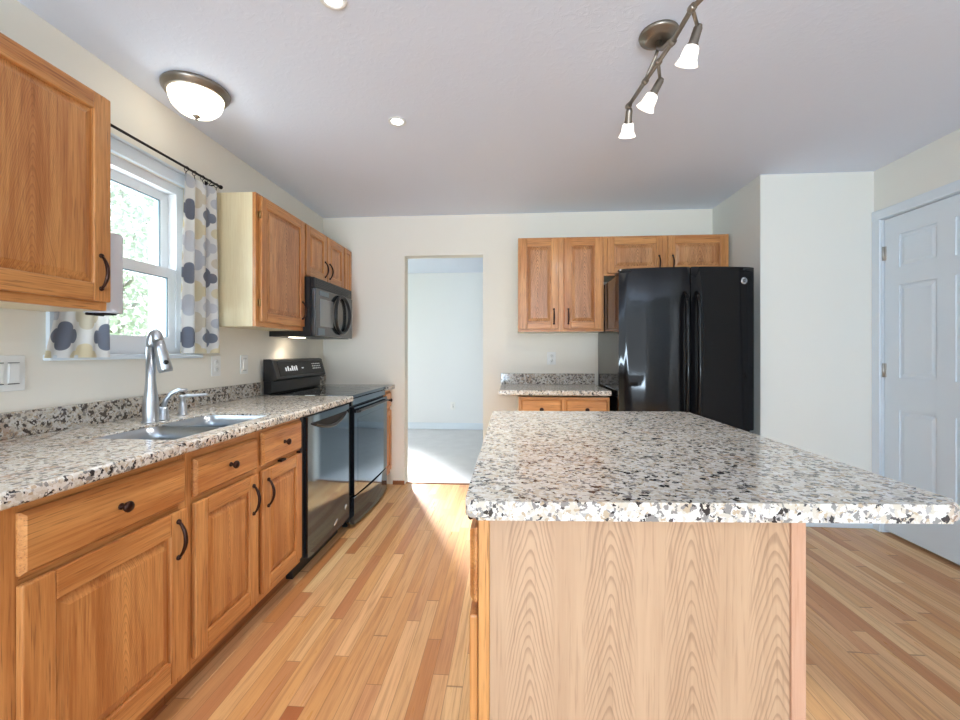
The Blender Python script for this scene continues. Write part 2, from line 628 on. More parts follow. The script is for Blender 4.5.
# ------------------------------------------------------------------ room shell
H = 2.40
XL, XR, XA = -1.705, 2.43, 1.70        # left wall, right wall, alcove return
YB, YF, YREAR = 3.76, 3.06, -4.60     # back wall, facing wall by the door, wall behind the camera
WY0, WY1, WZ0, WZ1 = 1.49, 2.12, 1.175, 2.04   # kitchen window opening
DX0, DX1, DZ = -.955, -.252, 2.045    # doorway

b = MB(); b.box(XL - .15, XR + .15, YREAR - .15, YB + .05, -.1, 0)
struct('floor', b, M_floor)
b = MB(); b.box(XL - .15, XR + .15, YREAR - .15, YB + .06, H, H + .12); b.box(-3.4, 1.6, YB + .06, 6.65, H, H + .12)
struct('ceiling', b, M_ceil)
b = MB()
b.box(XL - .15, XL, YREAR - .15, WY0, 0, H)
b.box(XL - .15, XL, WY1, YB + .12, 0, H)
b.box(XL - .15, XL, WY0, WY1, 0, WZ0)
b.box(XL - .15, XL, WY0, WY1, WZ1, H)
struct('wall_left', b, M_wall)
b = MB()
b.box(-3.3, DX0, YB, YB + .12, 0, H)
b.box(DX1, XR + .15, YB, YB + .12, 0, H)
b.box(DX0, DX1, YB, YB + .12, DZ, H)
struct('wall_back', b, M_wall)
b = MB()
b.box(XA, XR + .15, YF, YB, 0, H)
struct('wall_alcove', b, M_wall_r)
b = MB()
RY0, RY1 = 2.19, 3.0                 # door opening in the right wall
b.box(XR, XR + .15, YREAR - .15, -3.55, 0, H)
b.box(XR, XR + .15, -1.65, RY0, 0, H)
b.box(XR, XR + .15, RY1, YF, 0, H)
b.box(XR, XR + .15, RY0, RY1, 2.06, H)
b.box(XR, XR + .15, -3.55, -1.65, 0, .85)
b.box(XR, XR + .15, -3.55, -1.65, 2.05, H)
struct('wall_right', b, M_wall_r)
b = MB()
b.box(XL, -1.5, YREAR - .15, YREAR, 0, H)
b.box(.70, XR, YREAR - .15, YREAR, 0, H)
b.box(-1.5, .70, YREAR - .15, YREAR, 2.1, H)
struct('wall_rear', b, M_wall_r)

# room beyond the doorway
b = MB(); b.box(-3.3, 1.6, YB + .05, 6.65, -.1, -.002)
struct('floor_beyond', b, M_carpet)
b = MB()
b.box(-3.3, -2.48, 6.5, 6.65, 0, H)
b.box(-1.96, 1.6, 6.5, 6.65, 0, H)
b.box(-2.48, -1.96, 6.5, 6.65, 0, .35)
b.box(-2.48, -1.96, 6.5, 6.65, 1.45, H)
struct('wall_beyond_far', b, M_far)
b = MB()
b.box(-3.4, -3.3, YB, 4.4, 0, H); b.box(-3.4, -3.3, 6.0, 6.65, 0, H)
b.box(-3.4, -3.3, 4.4, 6.0, 0, .55); b.box(-3.4, -3.3, 4.4, 6.0, 2.15, H)
struct('wall_beyond_left', b, M_far)
b = MB(); b.box(1.5, 1.6, YB + .12, 6.5, 0, H)
struct('wall_beyond_right', b, M_far)
b = MB(); b.box(-1.96, 1.5, 6.485, 6.5, 0, .10, bev=.004)
struct('baseboard_beyond', b, M_white)
b = MB(); b.box(-1.06, DX0, YB - .012, YB, 0, .035)
struct('baseboard_back', b, oak_dk)
b = MB(); b.box(XA + .002, XR - .002, YF - .013, YF, 0, .085, bev=.004)
struct('baseboard_alcove', b, M_white)
b = MB(); b.box(XR - .013, XR, -4.58, 2.11, 0, .085, bev=.004)
struct('baseboard_right', b, M_white)
b = MB(); b.box(DX0, DX1, YB + .035, YB + .065, -.003, .005, bev=.002)
struct('trim_threshold', b, oak_dk)

# kitchen window (double hung), in the left wall
w1 = bpy.data.objects.new('window_1', None); C.objects.link(w1); w1['kind'] = 'structure'
b = MB()   # box frame in the wall
xi, xo = XL - .015, XL - .12
f = .045
b.box(xo, xi, WY0, WY0 + f, WZ0, WZ1); b.box(xo, xi, WY1 - f, WY1, WZ0, WZ1)
b.box(xo, xi, WY0 + f, WY1 - f, WZ1 - f, WZ1); b.box(xo, xi, WY0 + f, WY1 - f, WZ0, WZ0 + .03)
b.build('window_frame', M_vinyl, w1)
b = MB()   # casing on the wall
cw = .045
b.box(XL, XL + .016, WY0 - cw, WY0, WZ0, WZ1); b.box(XL, XL + .016, WY1, WY1 + cw, WZ0, WZ1)
b.box(XL, XL + .018, WY0 - cw, WY1 + cw, WZ1, WZ1 + .055)
b.box(XL, XL + .028, WY0 - cw, WY1 + cw, WZ1 + .055, WZ1 + .067, bev=.003)
b.build('window_casing', M_white, w1)
b = MB()
b.box(XL - .03, XL + .03, WY0 - .055, WY1 + .09, WZ0 - .022, WZ0, bev=.004)
b.build('window_sill', M_white, w1)
zm = 1.585
b = MB()   # upper sash (outer)
sx0, sx1, sf = XL - .095, XL - .062, .042
y0, y1 = WY0 + f, WY1 - f
b.box(sx0, sx1, y0, y0 + sf, zm - .02, WZ1 - f); b.box(sx0, sx1, y1 - sf, y1, zm - .02, WZ1 - f)
b.box(sx0, sx1, y0 + sf, y1 - sf, WZ1 - f - sf, WZ1 - f); b.box(sx0, sx1, y0 + sf, y1 - sf, zm - .02, zm + .02)
b.build('upper_sash', M_vinyl, w1)
b = MB()
sx2, sx3 = XL - .055, XL - .022
b.box(sx2, sx3, y0, y0 + sf, WZ0 + .03, zm + .022); b.box(sx2, sx3, y1 - sf, y1, WZ0 + .03, zm + .022)
b.box(sx2, sx3, y0 + sf, y1 - sf, zm - .025, zm + .022); b.box(sx2, sx3, y0 + sf, y1 - sf, WZ0 + .03, WZ0 + .085)
b.build('lower_sash', M_vinyl, w1)
b = MB()   # dark glazing gaskets
for (xa, za, zb) in ((sx1, zm + .02, WZ1 - f - sf), (sx3, WZ0 + .085, zm - .025)):
    g = .006
    b.box(xa - .012, xa - .004, y1 - sf - g, y1 - sf, za, zb); b.box(xa - .012, xa - .004, y0 + sf, y0 + sf + g, za, zb)
    b.box(xa - .012, xa - .004, y0 + sf + g, y1 - sf - g, zb - g, zb)
b.build('glazing_gasket', M_track, w1)
b = MB(); b.box(sx0 + .012, sx0 + .016, y0 + sf, y1 - sf, zm + .02, WZ1 - f - sf)
b.build('pane', M_glass, w1)
b = MB(); b.box(sx2 + .012, sx2 + .016, y0 + sf, y1 - sf, WZ0 + .085, zm - .025)
b.build('pane', M_glass, w1)

# unseen windows behind the camera and beyond the doorway, mostly added for light: frames only with panes
def plain_window(name, axis, a0, a1, z0, z1, at, mull=1):
    w = bpy.data.objects.new(name, None); C.objects.link(w); w['kind'] = 'structure'
    fr = MB(); t = .05
    def bx(mb, p0, p1, q0, q1, d0=-.03, d1=.03):
        if axis == 'y':
            mb.box(p0, p1, at + d0, at + d1, q0, q1)
        else:
            mb.box(at + d0, at + d1, p0, p1, q0, q1)
    bx(fr, a0, a0 + t, z0, z1); bx(fr, a1 - t, a1, z0, z1); bx(fr, a0 + t, a1 - t, z1 - t, z1); bx(fr, a0 + t, a1 - t, z0, z0 + t)
    for k in range(mull):
        p = a0 + (a1 - a0) * (k + 1) / (mull + 1)
        bx(fr, p - t / 2, p + t / 2, z0 + t, z1 - t)
    fr.build('window_frame', M_vinyl, w)
    return w
plain_window('added_right_window', 'x', -3.55, -1.65, .85, 2.05, XR + .05)  # unseen, added to let in the right-side fill
plain_window('window_3', 'y', -2.48, -1.96, .35, 1.45, 6.55, 0)
plain_window('added_far_side_window', 'x', 4.4, 6.0, .55, 2.15, -3.33)  # unseen, added to let in the far-room fill
plain_window('added_rear_opening', 'y', -1.5, .70, 0, 2.1, YREAR - .06)  # unseen glazed opening, added for the light from behind


# six panel doors
def six_panel_door(name, loc, rotz, w, h, hinge_side, knob=True):
    d = bpy.data.objects.new(name, None); C.objects.link(d); d['kind'] = 'structure'
    d.location = loc; d.rotation_euler = (0, 0, rotz)
    m = MB()
    m.box(0, w, .008, .04, 0, h)
    st, cs = .105, .10
    pw = (w - 2 * st - cs) / 2
    rows = [(.27, .80), (1.00, 1.59), (1.70, 1.91)]
    for x0, x1 in ((0, st), (st + pw, st + pw + cs), (w - st, w)):
        m.box(x0, x1, 0, .01, 0, h)
    zs = [0] + [v for r in rows for v in r] + [h]
    for i in range(0, len(zs), 2):
        for x0 in (st, st + pw + cs):
            m.box(x0, x0 + pw, 0, .01, zs[i], zs[i + 1])
    for z0, z1 in rows:
        for x0 in (st, st + pw + cs):
            m.frustum(x0 + .012, x0 + pw - .012, z0 + .012, z1 - .012, .0085, .0015, .022)
            # sticking bevel round the opening
            for (p, q) in (((x0, z0, x0 + .010, z1), 0), ((x0 + pw - .010, z0, x0 + pw, z1), 0)):
                pass
    leaf = m.build('door_leaf', M_white, d)
    for hz in (.25, 1.045, 1.81):
        k = MB()
        hx = 0 if hinge_side == 'l' else w
        k.box(hx - .016, hx + .014, -.004, .004, hz - .045, hz + .045, bev=.001)
        k.tube([(hx - .001, -.008, hz - .045), (hx - .001, -.008, hz + .045)], .0065, 10)
        k.build('hinge', M_nickel, d)
    if knob:
        k = MB()
        kx = w - .07 if hinge_side == 'l' else .07
        k.lathe([(0, 0), (.032, 0), (.032, .006), (.012, .012), (.011, .035), (.026, .045), (.028, .058), (.018, .070), (0, .072)], Matrix.Translation((kx, 0, .95)) @ rot_to((0, -1, 0)))
        k.build('door_knob', M_nickel, d)
    return d

# right wall door: faces -X; local x runs towards -Y with hinges far from camera
six_panel_door('door_1', (XR + .012, 2.992, .02), -PI / 2, .795, 2.03, 'l')
b = MB()   # casing of the right door
cw = .062
for (ya, yb) in ((3.0 - .002, 3.0 + cw - .003), (RY0 - cw, RY0 + .002)):
    b.box(XR - .016, XR, ya, yb, 0, 2.06 + cw, bev=.004)
b.box(XR - .018, XR, RY0 - cw, 3.0 + cw - .003, 2.056, 2.056 + cw, bev=.004)
b.box(XR, XR + .15, RY1 - .004, RY1, 0, 2.06); b.box(XR, XR + .15, RY0, RY0 + .004, 0, 2.06); b.box(XR, XR + .15, RY0, RY1, 2.054, 2.06)
b.box(XR + .056, XR + .07, RY0, RY1, 0, 2.06)
struct('trim_door', b, M_white)
# closet/entry door on the wall behind the camera (seen mirrored in the fridge)
six_panel_door('door_2', (2.28, YREAR + .04, .02), PI, .76, 2.03, 'l')


# ------------------------------------------------------------------ cabinet builders (local frame: front faces -Y, x to the right, z up)
def pull(parent, x, z, y=-.02, length=.115, axis='z', bow=.024):
    m = MB()
    pts, rad = [], []
    for i in range(13):
        t = i / 12
        s = (t - .5) * length
        o = bow * math.sin(PI * t) ** .75 if 0 < t < 1 else 0
        pts.append((x, y - o - .003, z + s) if axis == 'z' else (x + s, y - o - .003, z))
        rad.append(.0042 + .0022 * math.sin(PI * t))
    m.tube(pts, rad, 8)
    for e in (-1, 1):
        c = (x, y, z + e * length / 2) if axis == 'z' else (x + e * length / 2, y, z)
        m.lathe([(0, 0), (.008, 0), (.0085, .003), (.006, .008), (0, .009)], Matrix.Translation(c) @ rot_to((0, -1, 0)), 10)
    return m.build('handle', M_bronze, parent)


def knob(parent, x, z, y=-.02):
    m = MB()
    m.lathe([(0, 0), (.009, 0), (.009, .003), (.0055, .008), (.006, .013), (.0135, .018), (.0155, .024), (.012, .029), (0, .031)],
            Matrix.Translation((x, y, z)) @ rot_to((0, -1, 0)), 16)
    return m.build('knob', M_bronze, parent)


def panel_door(parent, x0, x1, z0, z1, mats=OAK, st=.058, handle=None, hinges=None, name='door', th=.020):
    """raised panel door; origin at bottom centre on the cabinet face"""
    w, h = x1 - x0, z1 - z0
    hw = w / 2
    m = MB()
    bv = .004
    m.box(-hw, -hw + st, -th, -.001, 0, h, 0, bv)
    m.box(hw - st, hw, -th, -.001, 0, h, 0, bv)
    m.box(-hw + st, hw - st, -th, -.001, 0, st, 1, bv)
    m.box(-hw + st, hw - st, -th, -.001, h - st, h, 1, bv)
    # sticking (sloped inner edge) and raised panel
    a = st - .002
    m.box(-hw + a, hw - a, -.008, -.002, a, h - a, 2)
    sl = min(.026, (w - 2 * st) * .22)
    m.frustum(-hw + st + .004, hw - st - .004, st + .004, h - st - .004, -.0075, -.0175, sl, 2)
    o = m.build(name, mats, parent, ((x0 + x1) / 2, 0, z0))
    if handle:
        side, hz = handle           # side 'l'/'r' , height of pull centre above door bottom
        hx = (-hw + st * .62) if side == 'l' else (hw - st * .62)
        pull(o, hx, hz, -th)
    if hinges:
        for hz in (h * .15, h * .85):
            k = MB()
            hx = -hw - .004 if hinges == 'l' else hw + .004
            k.tube([(hx, -.010, hz - .022), (hx, -.010, hz + .022)], .0048, 8)
            k.box(hx - .012, hx + .012, -.004, -.0005, hz - .018, hz + .018)
            k.build('hinge', M_brass, o)
    return o


def slab_drawer(parent, x0, x1, z0, z1, th=.020, mat=None, knobs=1):
    w, h = x1 - x0, z1 - z0
    m = MB()
    e = .009
    m.box(-w / 2, w / 2, -th * .55, -.001, 0, h, 0, .002)
    m.frustum(-w / 2, w / 2, 0, h, -th * .55, -th, e, 0)
    o = m.build('drawer', mat or oak_h, parent, ((x0 + x1) / 2, 0, z0))
    if knobs:
        knob(o, 0, h / 2, -th)
    return o


def carcass(parent, w, d, z0, z1, rails, stiles, side_mats=None, name='body', toe=0.0, mats=None, hollow=None):
    """box plus face frame: rails = [(z0,z1)], stiles=[(x0,x1)]"""
    m = MB()
    if hollow:
        m.box(0, w, .019, d, z0 + toe, hollow, 2)
        m.box(0, .012, .019, d, hollow, z1, 2); m.box(w - .012, w, .019, d, hollow, z1, 2); m.box(.012, w - .012, d - .012, d, hollow, z1, 2)
    else:
        m.box(0, w, .019, d, z0 + toe, z1, 2)
    for x0, x1 in stiles:
        m.box(x0, x1, 0, .02, z0 + toe, z1, 0, .0012, 1)
    for a, c in rails:
        m.box(0.001, w - .001, .0006, .0194, a, c, 1)
    if toe:
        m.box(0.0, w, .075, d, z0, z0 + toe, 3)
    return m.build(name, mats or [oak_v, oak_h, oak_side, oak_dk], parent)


# ---- left run of base cabinets. local x -> +Y, faces +X
FX = -1.087
LEFT = PI / 2
BZ = .856                     # top of base cabinets
TOE = .105

cab = thing('base_cabinet', 'oak base cabinet at the left edge, wide drawer over single wide door', 'cabinet', (FX, .822, 0), LEFT)
w = .528
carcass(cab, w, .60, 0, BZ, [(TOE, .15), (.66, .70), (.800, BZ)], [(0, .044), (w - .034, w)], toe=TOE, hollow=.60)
slab_drawer(cab, .036, w - .020, .692, .832)
panel_door(cab, .036, w - .012, .138, .672, handle=('r', .445), hinges=None, st=.07)

cab = thing('sink_base_cabinet', 'oak sink base cabinet beside the dishwasher, two narrow doors under two drawer fronts', 'cabinet', (FX, 1.351, 0), LEFT)
w = .772
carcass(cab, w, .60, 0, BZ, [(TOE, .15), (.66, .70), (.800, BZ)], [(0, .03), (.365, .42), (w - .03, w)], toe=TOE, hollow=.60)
slab_drawer(cab, .022, .380, .692, .822)
slab_drawer(cab, .416, w - .014, .692, .835)
panel_door(cab, .022, .380, .143, .672, handle=('r', .43))
panel_door(cab, .416, w - .014, .138, .672, handle=('l', .43))
# child lock catches seen above the right door
for ca, cb in ((.56, .60), (.735, .758)):
    k = MB(); k.box(ca, cb, -.022, 0, .674, .683, bev=.002)
    k.build('catch', M_bronze, cab)

cab = thing('base_cabinet', 'slim oak base cabinet squeezed between the range and the back wall', 'cabinet', (FX, 3.545, 0), LEFT)
w = .21
carcass(cab, w, .60, 0, BZ, [(TOE, .15), (.66, .70), (.800, BZ)], [(0, .03), (w - .03, w)], toe=TOE)
slab_drawer(cab, .02, w - .02, .70, .83)
panel_door(cab, .02, w - .02, .145, .672, st=.045)


def rounded_slab(m, x0, x1, y0, y1, z0, z1, edges, r=.010, mi=0):
    """box with the named outer edges rounded: any of 'x0','x1','y0','y1' """
    vs = m.box(x0, x1, y0, y1, z0, z1, mi)
    es = set()
    for v in vs:
        for e in v.link_edges:
            a, c = e.verts
            for k in edges:
                ax = 0 if k[0] == 'x' else 1
                val = {'x0': x0, 'x1': x1, 'y0': y0, 'y1': y1}[k]
                if abs(a.co[ax] - val) < 1e-6 and abs(c.co[ax] - val) < 1e-6 and abs(a.co.z - c.co.z) < 1e-6:
                    es.add(e)
    bmesh.ops.bevel(m.bm, geom=list(es), offset=r, segments=3, affect='EDGES', profile=.5)


CT0, CT1 = .857, .893
CXF = -1.044
SX0, SX1, SY0, SY1 = -1.440, -1.118, 1.340, 1.930     # sink cut-out
ct = thing('countertop', 'long granite countertop running along the left wall under the window', 'countertop', (0, 0, 0))
b = MB()
rounded_slab(b, SX1, CXF, .80, 2.755, CT0, CT1, ['x1'], .009)
b.box(XL + .002, SX0, .80, 2.755, CT0, CT1)
b.box(SX0, SX1, .80, SY0, CT0, CT1)
b.box(SX0, SX1, SY1, 2.755, CT0, CT1)
b.build('slab', granite_a, ct)
b = MB()
b.box(XL + .002, XL + .024, .80, 2.755, CT1, CT1 + .088, bev=.003)
b.build('backsplash', granite_b, ct)

ct = thing('countertop', 'short granite countertop piece between range and back wall', 'countertop', (0, 0, 0))
b = MB()
rounded_slab(b, XL + .002, CXF, 3.543, YB - .003, CT0, CT1, ['x1', 'y0'], .006)
b.build('slab', granite_b, ct)
b = MB()
b.box(XL + .002, XL + .024, 3.543, YB - .003, CT1, CT1 + .088, bev=.003)
b.build('backsplash', granite_b, ct)

# ---- sink
sk = thing('kitchen_sink', 'undermount stainless steel double sink below the window', 'sink', (0, 0, CT0))
def bowl(y0, y1, depth):
    m = MB()
    x0, x1 = SX0 - .004, SX1 + .004
    n = 6
    r = .04
    def ring(inset, z, rr):
        pts = []
        for cx, cy, a0 in ((x1 - inset - rr, y1 - inset - rr, 0), (x0 + inset + rr, y1 - inset - rr, 90), (x0 + inset + rr, y0 + inset + rr, 180), (x1 - inset - rr, y0 + inset + rr, 270)):
            for i in range(n + 1):
                an = R(a0 + 90 * i / n)
                pts.append((cx + rr * math.cos(an), cy + rr * math.sin(an), z))
        return [m.bm.verts.new(p) for p in pts]
    rings = [ring(.0042, CT1 - CT0 - .007, r), ring(.0065, CT1 - CT0 - .007, r), ring(.007, -.02, r), ring(.008, -depth + .03, r), ring(.016, -depth + .008, r), ring(.04, -depth, r)]
    for a_, c_ in zip(rings[:-1], rings[1:]):
        for i in range(len(a_)):
            fc = m.bm.faces.new((a_[i], a_[(i + 1) % len(a_)], c_[(i + 1) % len(a_)], c_[i])); fc.smooth = True
    m.bm.faces.new(rings[-1])
    o = m.build('bowl', M_sinksteel, sk)
    k = MB()
    k.lathe([(0, .002), (.018, .002), (.036, .006), (.042, .002), (.042, -.001)], Matrix.Translation(((x0 + x1) / 2 - .03, (y0 + y1) / 2, -depth)), 20)
    k.build('drain', M_steel, o)
bowl(SY0, 1.622, .19)
bowl(1.628, SY1, .17)

# ---- faucet with side lever, soap dispenser
fc = thing('faucet', 'tall brushed steel pull-down kitchen faucet behind the sink', 'faucet', (-1.495, 1.668, CT1))
b = MB()
b.lathe([(0, 0), (.032, 0), (.033, .004), (.028, .010), (.0285, .06), (.0265, .095), (.021, .135), (.0180, .17), (.0165, .312)], None, 20)
b.build('column', M_steel, fc)
b = MB()
dx, dy = .80, .12
pts, rad = [], []
for i in range(11):
    t = i / 10
    an = PI * t * .86
    rr = .019
    pts.append((dx * rr * (1 - math.cos(an)), dy * rr * (1 - math.cos(an)), .312 + .058 * math.sin(an)))
    rad.append(.0165 + .0045 * t)
b.tube(pts, rad, 14)
b.build('spout', M_steel, fc)
b = MB()
p0 = Vector(pts[-1]); dn = Vector((.026, .010, -.128))
b.tube([p0, p0 + dn * .25, p0 + dn * .6, p0 + dn * .9, p0 + dn], [.021, .0225, .025, .0265, .024], 16)
wand = b.build('spray_head', M_steel, fc)
b = MB()
c = p0 + dn * .68 + Vector((.021, -.013, 0))
b.lathe([(0, 0), (.009, 0), (.009, .004), (.006, .007), (0, .008)], Matrix.Translation(c) @ rot_to((.9, -.45, .1)), 12)
b.build('spray_button', M_rubber, wand)
b = MB()
b.lathe([(0, 0), (.024, 0), (.0245, .004), (.021, .010), (.020, .045), (.017, .055), (0, .058)], Matrix.Translation((0, .062, 0)), 18)
b.tube([(0.0, .062, .05), (.006, .070, .085), (.02, .083, .112), (.046, .098, .127), (.072, .108, .124)], [.011, .0105, .0095, .0085, .007], 10)
b.build('lever', M_steel, fc)

sd = thing('soap_dispenser', 'small brushed steel soap dispenser right of the faucet', 'soap dispenser', (-1.515, 1.865, CT1))
b = MB()
b.lathe([(0, 0), (.021, 0), (.0215, .004), (.0165, .010), (.0155, .050), (.012, .056), (.011, .078), (.015, .082), (.015, .092), (0, .095)], None, 18)
b.build('base', M_steel, sd)
b = MB()
b.tube([(0, 0, .087), (.03, .025, .089), (.075, .055, .092), (.080, .058, .086)], [.008, .0075, .007, .0055], 10)
b.build('nozzle', M_steel, sd)

# ---- dishwasher
dw = thing('dishwasher', 'glossy black dishwasher built in between sink cabinet and range', 'dishwasher', (-1.09, 2.128, 0), LEFT)
w = .618
b = MB()
b.box(0.004, w - .004, .0, .58, .10, .853, 0)
b.box(0.02, w - .02, .05, .5, .0, .10, 0)
b.build('body', M_black_st, dw)
b = MB()   # door panel, very slightly bowed
prof = []
for i in range(13):
    t = i / 12
    prof.append((.035 + t * (w - .05), -.026 - .004 * math.sin(PI * t)))
prof = [(.035, -.001)] + prof + [(w - .015, -.001)]
b.prism(prof, 'z', .100, .845, 0, .004)
door = b.build('door', M_dw, dw)
b = MB()   # pocket handle: crescent recess with an arched bar below it
top = [(.085 + (w - .155) * i / 14, .806) for i in range(15)]
low = [(.085 + (w - .155) * i / 14, .800 - .045 * math.sin(PI * i / 14)) for i in range(15)]
b.prism(top + low[::-1], 'y', -.0325, -.022)
b.build('handle_recess', M_rubber, door)
b = MB()
pts = [(p[0], -.034 - .010 * math.sin(PI * i / 14), p[1]) for i, p in enumerate(low)]
b.tube(pts, [.004 + .005 * math.sin(PI * i / 14) for i in range(15)], 10)
b.build('handle', M_black_st, door)
b = MB()
b.lathe([(0, 0), (.019, 0), (.019, .0015), (0, .002)], Matrix.Translation((w - .075, -.0278, .19)) @ rot_to((.03, -1, 0)), 20)
b.build('round_badge', M_silver, door)
b = MB()
b.lathe([(0, 0), (.017, 0), (.017, .0015), (0, .002)], Matrix.Translation((w - .235, -.0298, .155)) @ rot_to((0, -1, 0)) @ Matrix.Rotation(.35, 4, 'Z') @ Matrix.Diagonal((1.7, .55, 1, 1)), 20)
b.build('oval_badge', M_silver, door)

# ---- range
RY = 2.775
rg = thing('kitchen_range', 'black electric range with glass cooktop and tall control backguard', 'stove', (-1.080, RY, 0), LEFT)
w = .755
b = MB()
b.box(0.002, w - .002, 0, .60, .045, .871, 0, .003)
for fx in (.05, w - .05):
    for fy in (.05, .55):
        b.lathe([(0, 0), (.018, 0), (.018, .01), (.010, .012), (.010, .05)], Matrix.Translation((fx, fy, 0)), 10)
b.build('body', M_black_st, rg)
b = MB()
b.box(0, w, -.018, .555, .871, .894, 0, .006)
cook = b.build('cooktop', M_blackglass, rg)
for (cx, cy, rr) in ((.19, .13, .10), (.19, .40, .075), (.56, .13, .075), (.56, .40, .10)):
    k = MB()
    k.lathe([(rr - .003, 0), (rr - .003, .0006), (rr, .0006), (rr, 0)], Matrix.Translation((cx, cy, .894)), 40, cap=False)
    k.build('burner_ring', plain('burner_grey', srgb(80, 80, 82), .4), cook)
b = MB()   # front rail under the cooktop
b.box(.004, w - .004, -.02, .01, .822, .870, 0, .006)
b.build('front_rail', M_dw, rg)
def bowed(x0, x1, ydeep, bow, n=14):
    p = [(x0, -.001)]
    for i in range(n + 1):
        t = i / n
        p.append((x0 + t * (x1 - x0), -ydeep - bow * math.sin(PI * t)))
    p.append((x1, -.001))
    return p
b = MB()
b.prism(bowed(.004, w - .004, .034, .005), 'z', .225, .815, 0, .005)
od = b.build('oven_door', M_dw, rg)
b = MB()
b.prism(bowed(.065, w - .065, .0362, .0040), 'z', .28, .735, 0, .002)
b.build('oven_window', M_blackglass, od)
b = MB()
pts = [(.03, -.036, .784), (.045, -.056, .786)] + [(.06 + (w - .12) * i / 8, -.054 - .004 * math.sin(PI * i / 8), .787) for i in range(9)] + [(w - .050, -.050, .786), (w - .04, -.034, .784)]
b.tube(pts, .010, 10)
b.build('handle', M_black_st, od)
b = MB()
b.prism(bowed(.004, w - .004, .032, .016), 'z', .030, .215, 0, .008)
b.build('storage_drawer', M_dw, rg)
b = MB()   # backguard: riser and slanted console
b.prism([(.555, .894), (.60, .894), (.60, .985), (.545, .985), (.545, .905)], 'x', .008, w - .008, 0, .003)
b.prism([(.500, 1.000), (.516, .985), (.60, .985), (.60, 1.135), (.555, 1.135), (.535, 1.128)], 'x', .0, w, 0, .004)
bg = b.build('backguard', M_black_st, rg)
# console glass, pale bar marks and legends lie on the slanted face
p_lo, p_hi = Vector((0, .500, 1.000)), Vector((0, .535, 1.128))
sl = (p_hi - p_lo); sl.normalize()
nrm = Vector((0, -sl.z, sl.y))
def on_console(x, t, lift):
    p = p_lo + (p_hi - p_lo) * t + nrm * lift
    return Vector((x, p.y, p.z))
def console_patch(m, x0, x1, t0, t1, th, mi=0):
    vs = []
    for lift in (0.0, th):
        for (x, t) in ((x0, t0), (x1, t0), (x1, t1), (x0, t1)):
            vs.append(m.bm.verts.new(on_console(x, t, lift)))
    for q in ((0, 1, 2, 3), (4, 5, 6, 7), (0, 1, 5, 4), (1, 2, 6, 5), (2, 3, 7, 6), (3, 0, 4, 7)):
        fc_ = m.bm.faces.new([vs[i] for i in q]); fc_.material_index = mi
m = MB(); console_patch(m, .05, w - .03, .12, .90, .0015); m.build('console_glass', M_black, bg)
m = MB()
for i, hgt in enumerate((.16, .22, .12, .24, .20, .24)):
    x0 = .135 + i * .030
    console_patch(m, x0, x0 + .019, .38, .42 + hgt, .0022)
m.build('bar_marks', M_marks, bg)
m = MB(); console_patch(m, .37, .40, .47, .53, .0022)
m.build('short_mark', M_marks, bg)
m = MB()
for r_ in range(3):
    for c_ in range(5):
        x0 = .545 + c_ * .030
        console_patch(m, x0, x0 + .020, .40 + r_ * .14, .46 + r_ * .14, .0022)
m.build('keypad_legend', M_plate, bg)

# ---- upper cabinets on the left wall. front x = -1.45
UX = -1.455
UZ0, UZ1 = 1.332, 2.098
UD = UX - XL - .002
uc = thing('upper_cabinet', 'oak upper cabinet at the upper left corner, before the window', 'cabinet', (UX, .52, 0), LEFT)
w = .915
carcass(uc, w, -0 + abs(UD), UZ0, UZ1, [(UZ0, UZ0 + .04), (UZ1 - .03, UZ1)], [(0, .035), (w - .03, w), (.43, .475)], mats=[oak_v, oak_h, oak_side])
panel_door(uc, .02, .437, UZ0 + .030, UZ1 - .012, handle=('l', .12), st=.062)
panel_door(uc, .448, w - .003, UZ0 + .030, UZ1 - .012, handle=('r', .102), st=.062)

uc = thing('upper_cabinet', 'tall oak upper cabinet with pale side between curtain and microwave', 'cabinet', (UX, 2.332, 0), LEFT)
w = .553
carcass(uc, w, abs(UD), UZ0, UZ1, [(UZ0, UZ0 + .04), (UZ1 - .03, UZ1)], [(0, .045), (w - .03, w)], mats=[oak_v, oak_h, oak_side])
panel_door(uc, .030, w - .012, UZ0 + .028, UZ1 - .014, mats=OAKB, handle=('r', .11), hinges='l', st=.055)

uc = thing('upper_cabinet', 'short two-door oak cabinet mounted directly above the microwave', 'cabinet', (UX, 2.887, 0), LEFT)
w = .70
z0 = 1.715
carcass(uc, w, abs(UD), z0, UZ1, [(z0, z0 + .04), (UZ1 - .03, UZ1)], [(0, .03), (w / 2 - .02, w / 2 + .02), (w - .03, w)], mats=[oak_v, oak_h, oak_side])
panel_door(uc, .014, w / 2 - .006, z0 + .014, UZ1 - .014, st=.055, handle=('r', .09))
panel_door(uc, w / 2 + .010, w - .014, z0 + .014, UZ1 - .014, st=.055, handle=('l', .09))

uc = thing('upper_cabinet', 'slim oak upper cabinet in the corner right of the microwave', 'cabinet', (UX, 3.589, 0), LEFT)
w = .168
carcass(uc, w, abs(UD), UZ0, UZ1, [(UZ0, UZ0 + .04), (UZ1 - .03, UZ1)], [(0, .02), (w - .02, w)], mats=[oak_v, oak_h, oak_side])
panel_door(uc, .012, w - .012, UZ0 + .014, UZ1 - .014, st=.036)

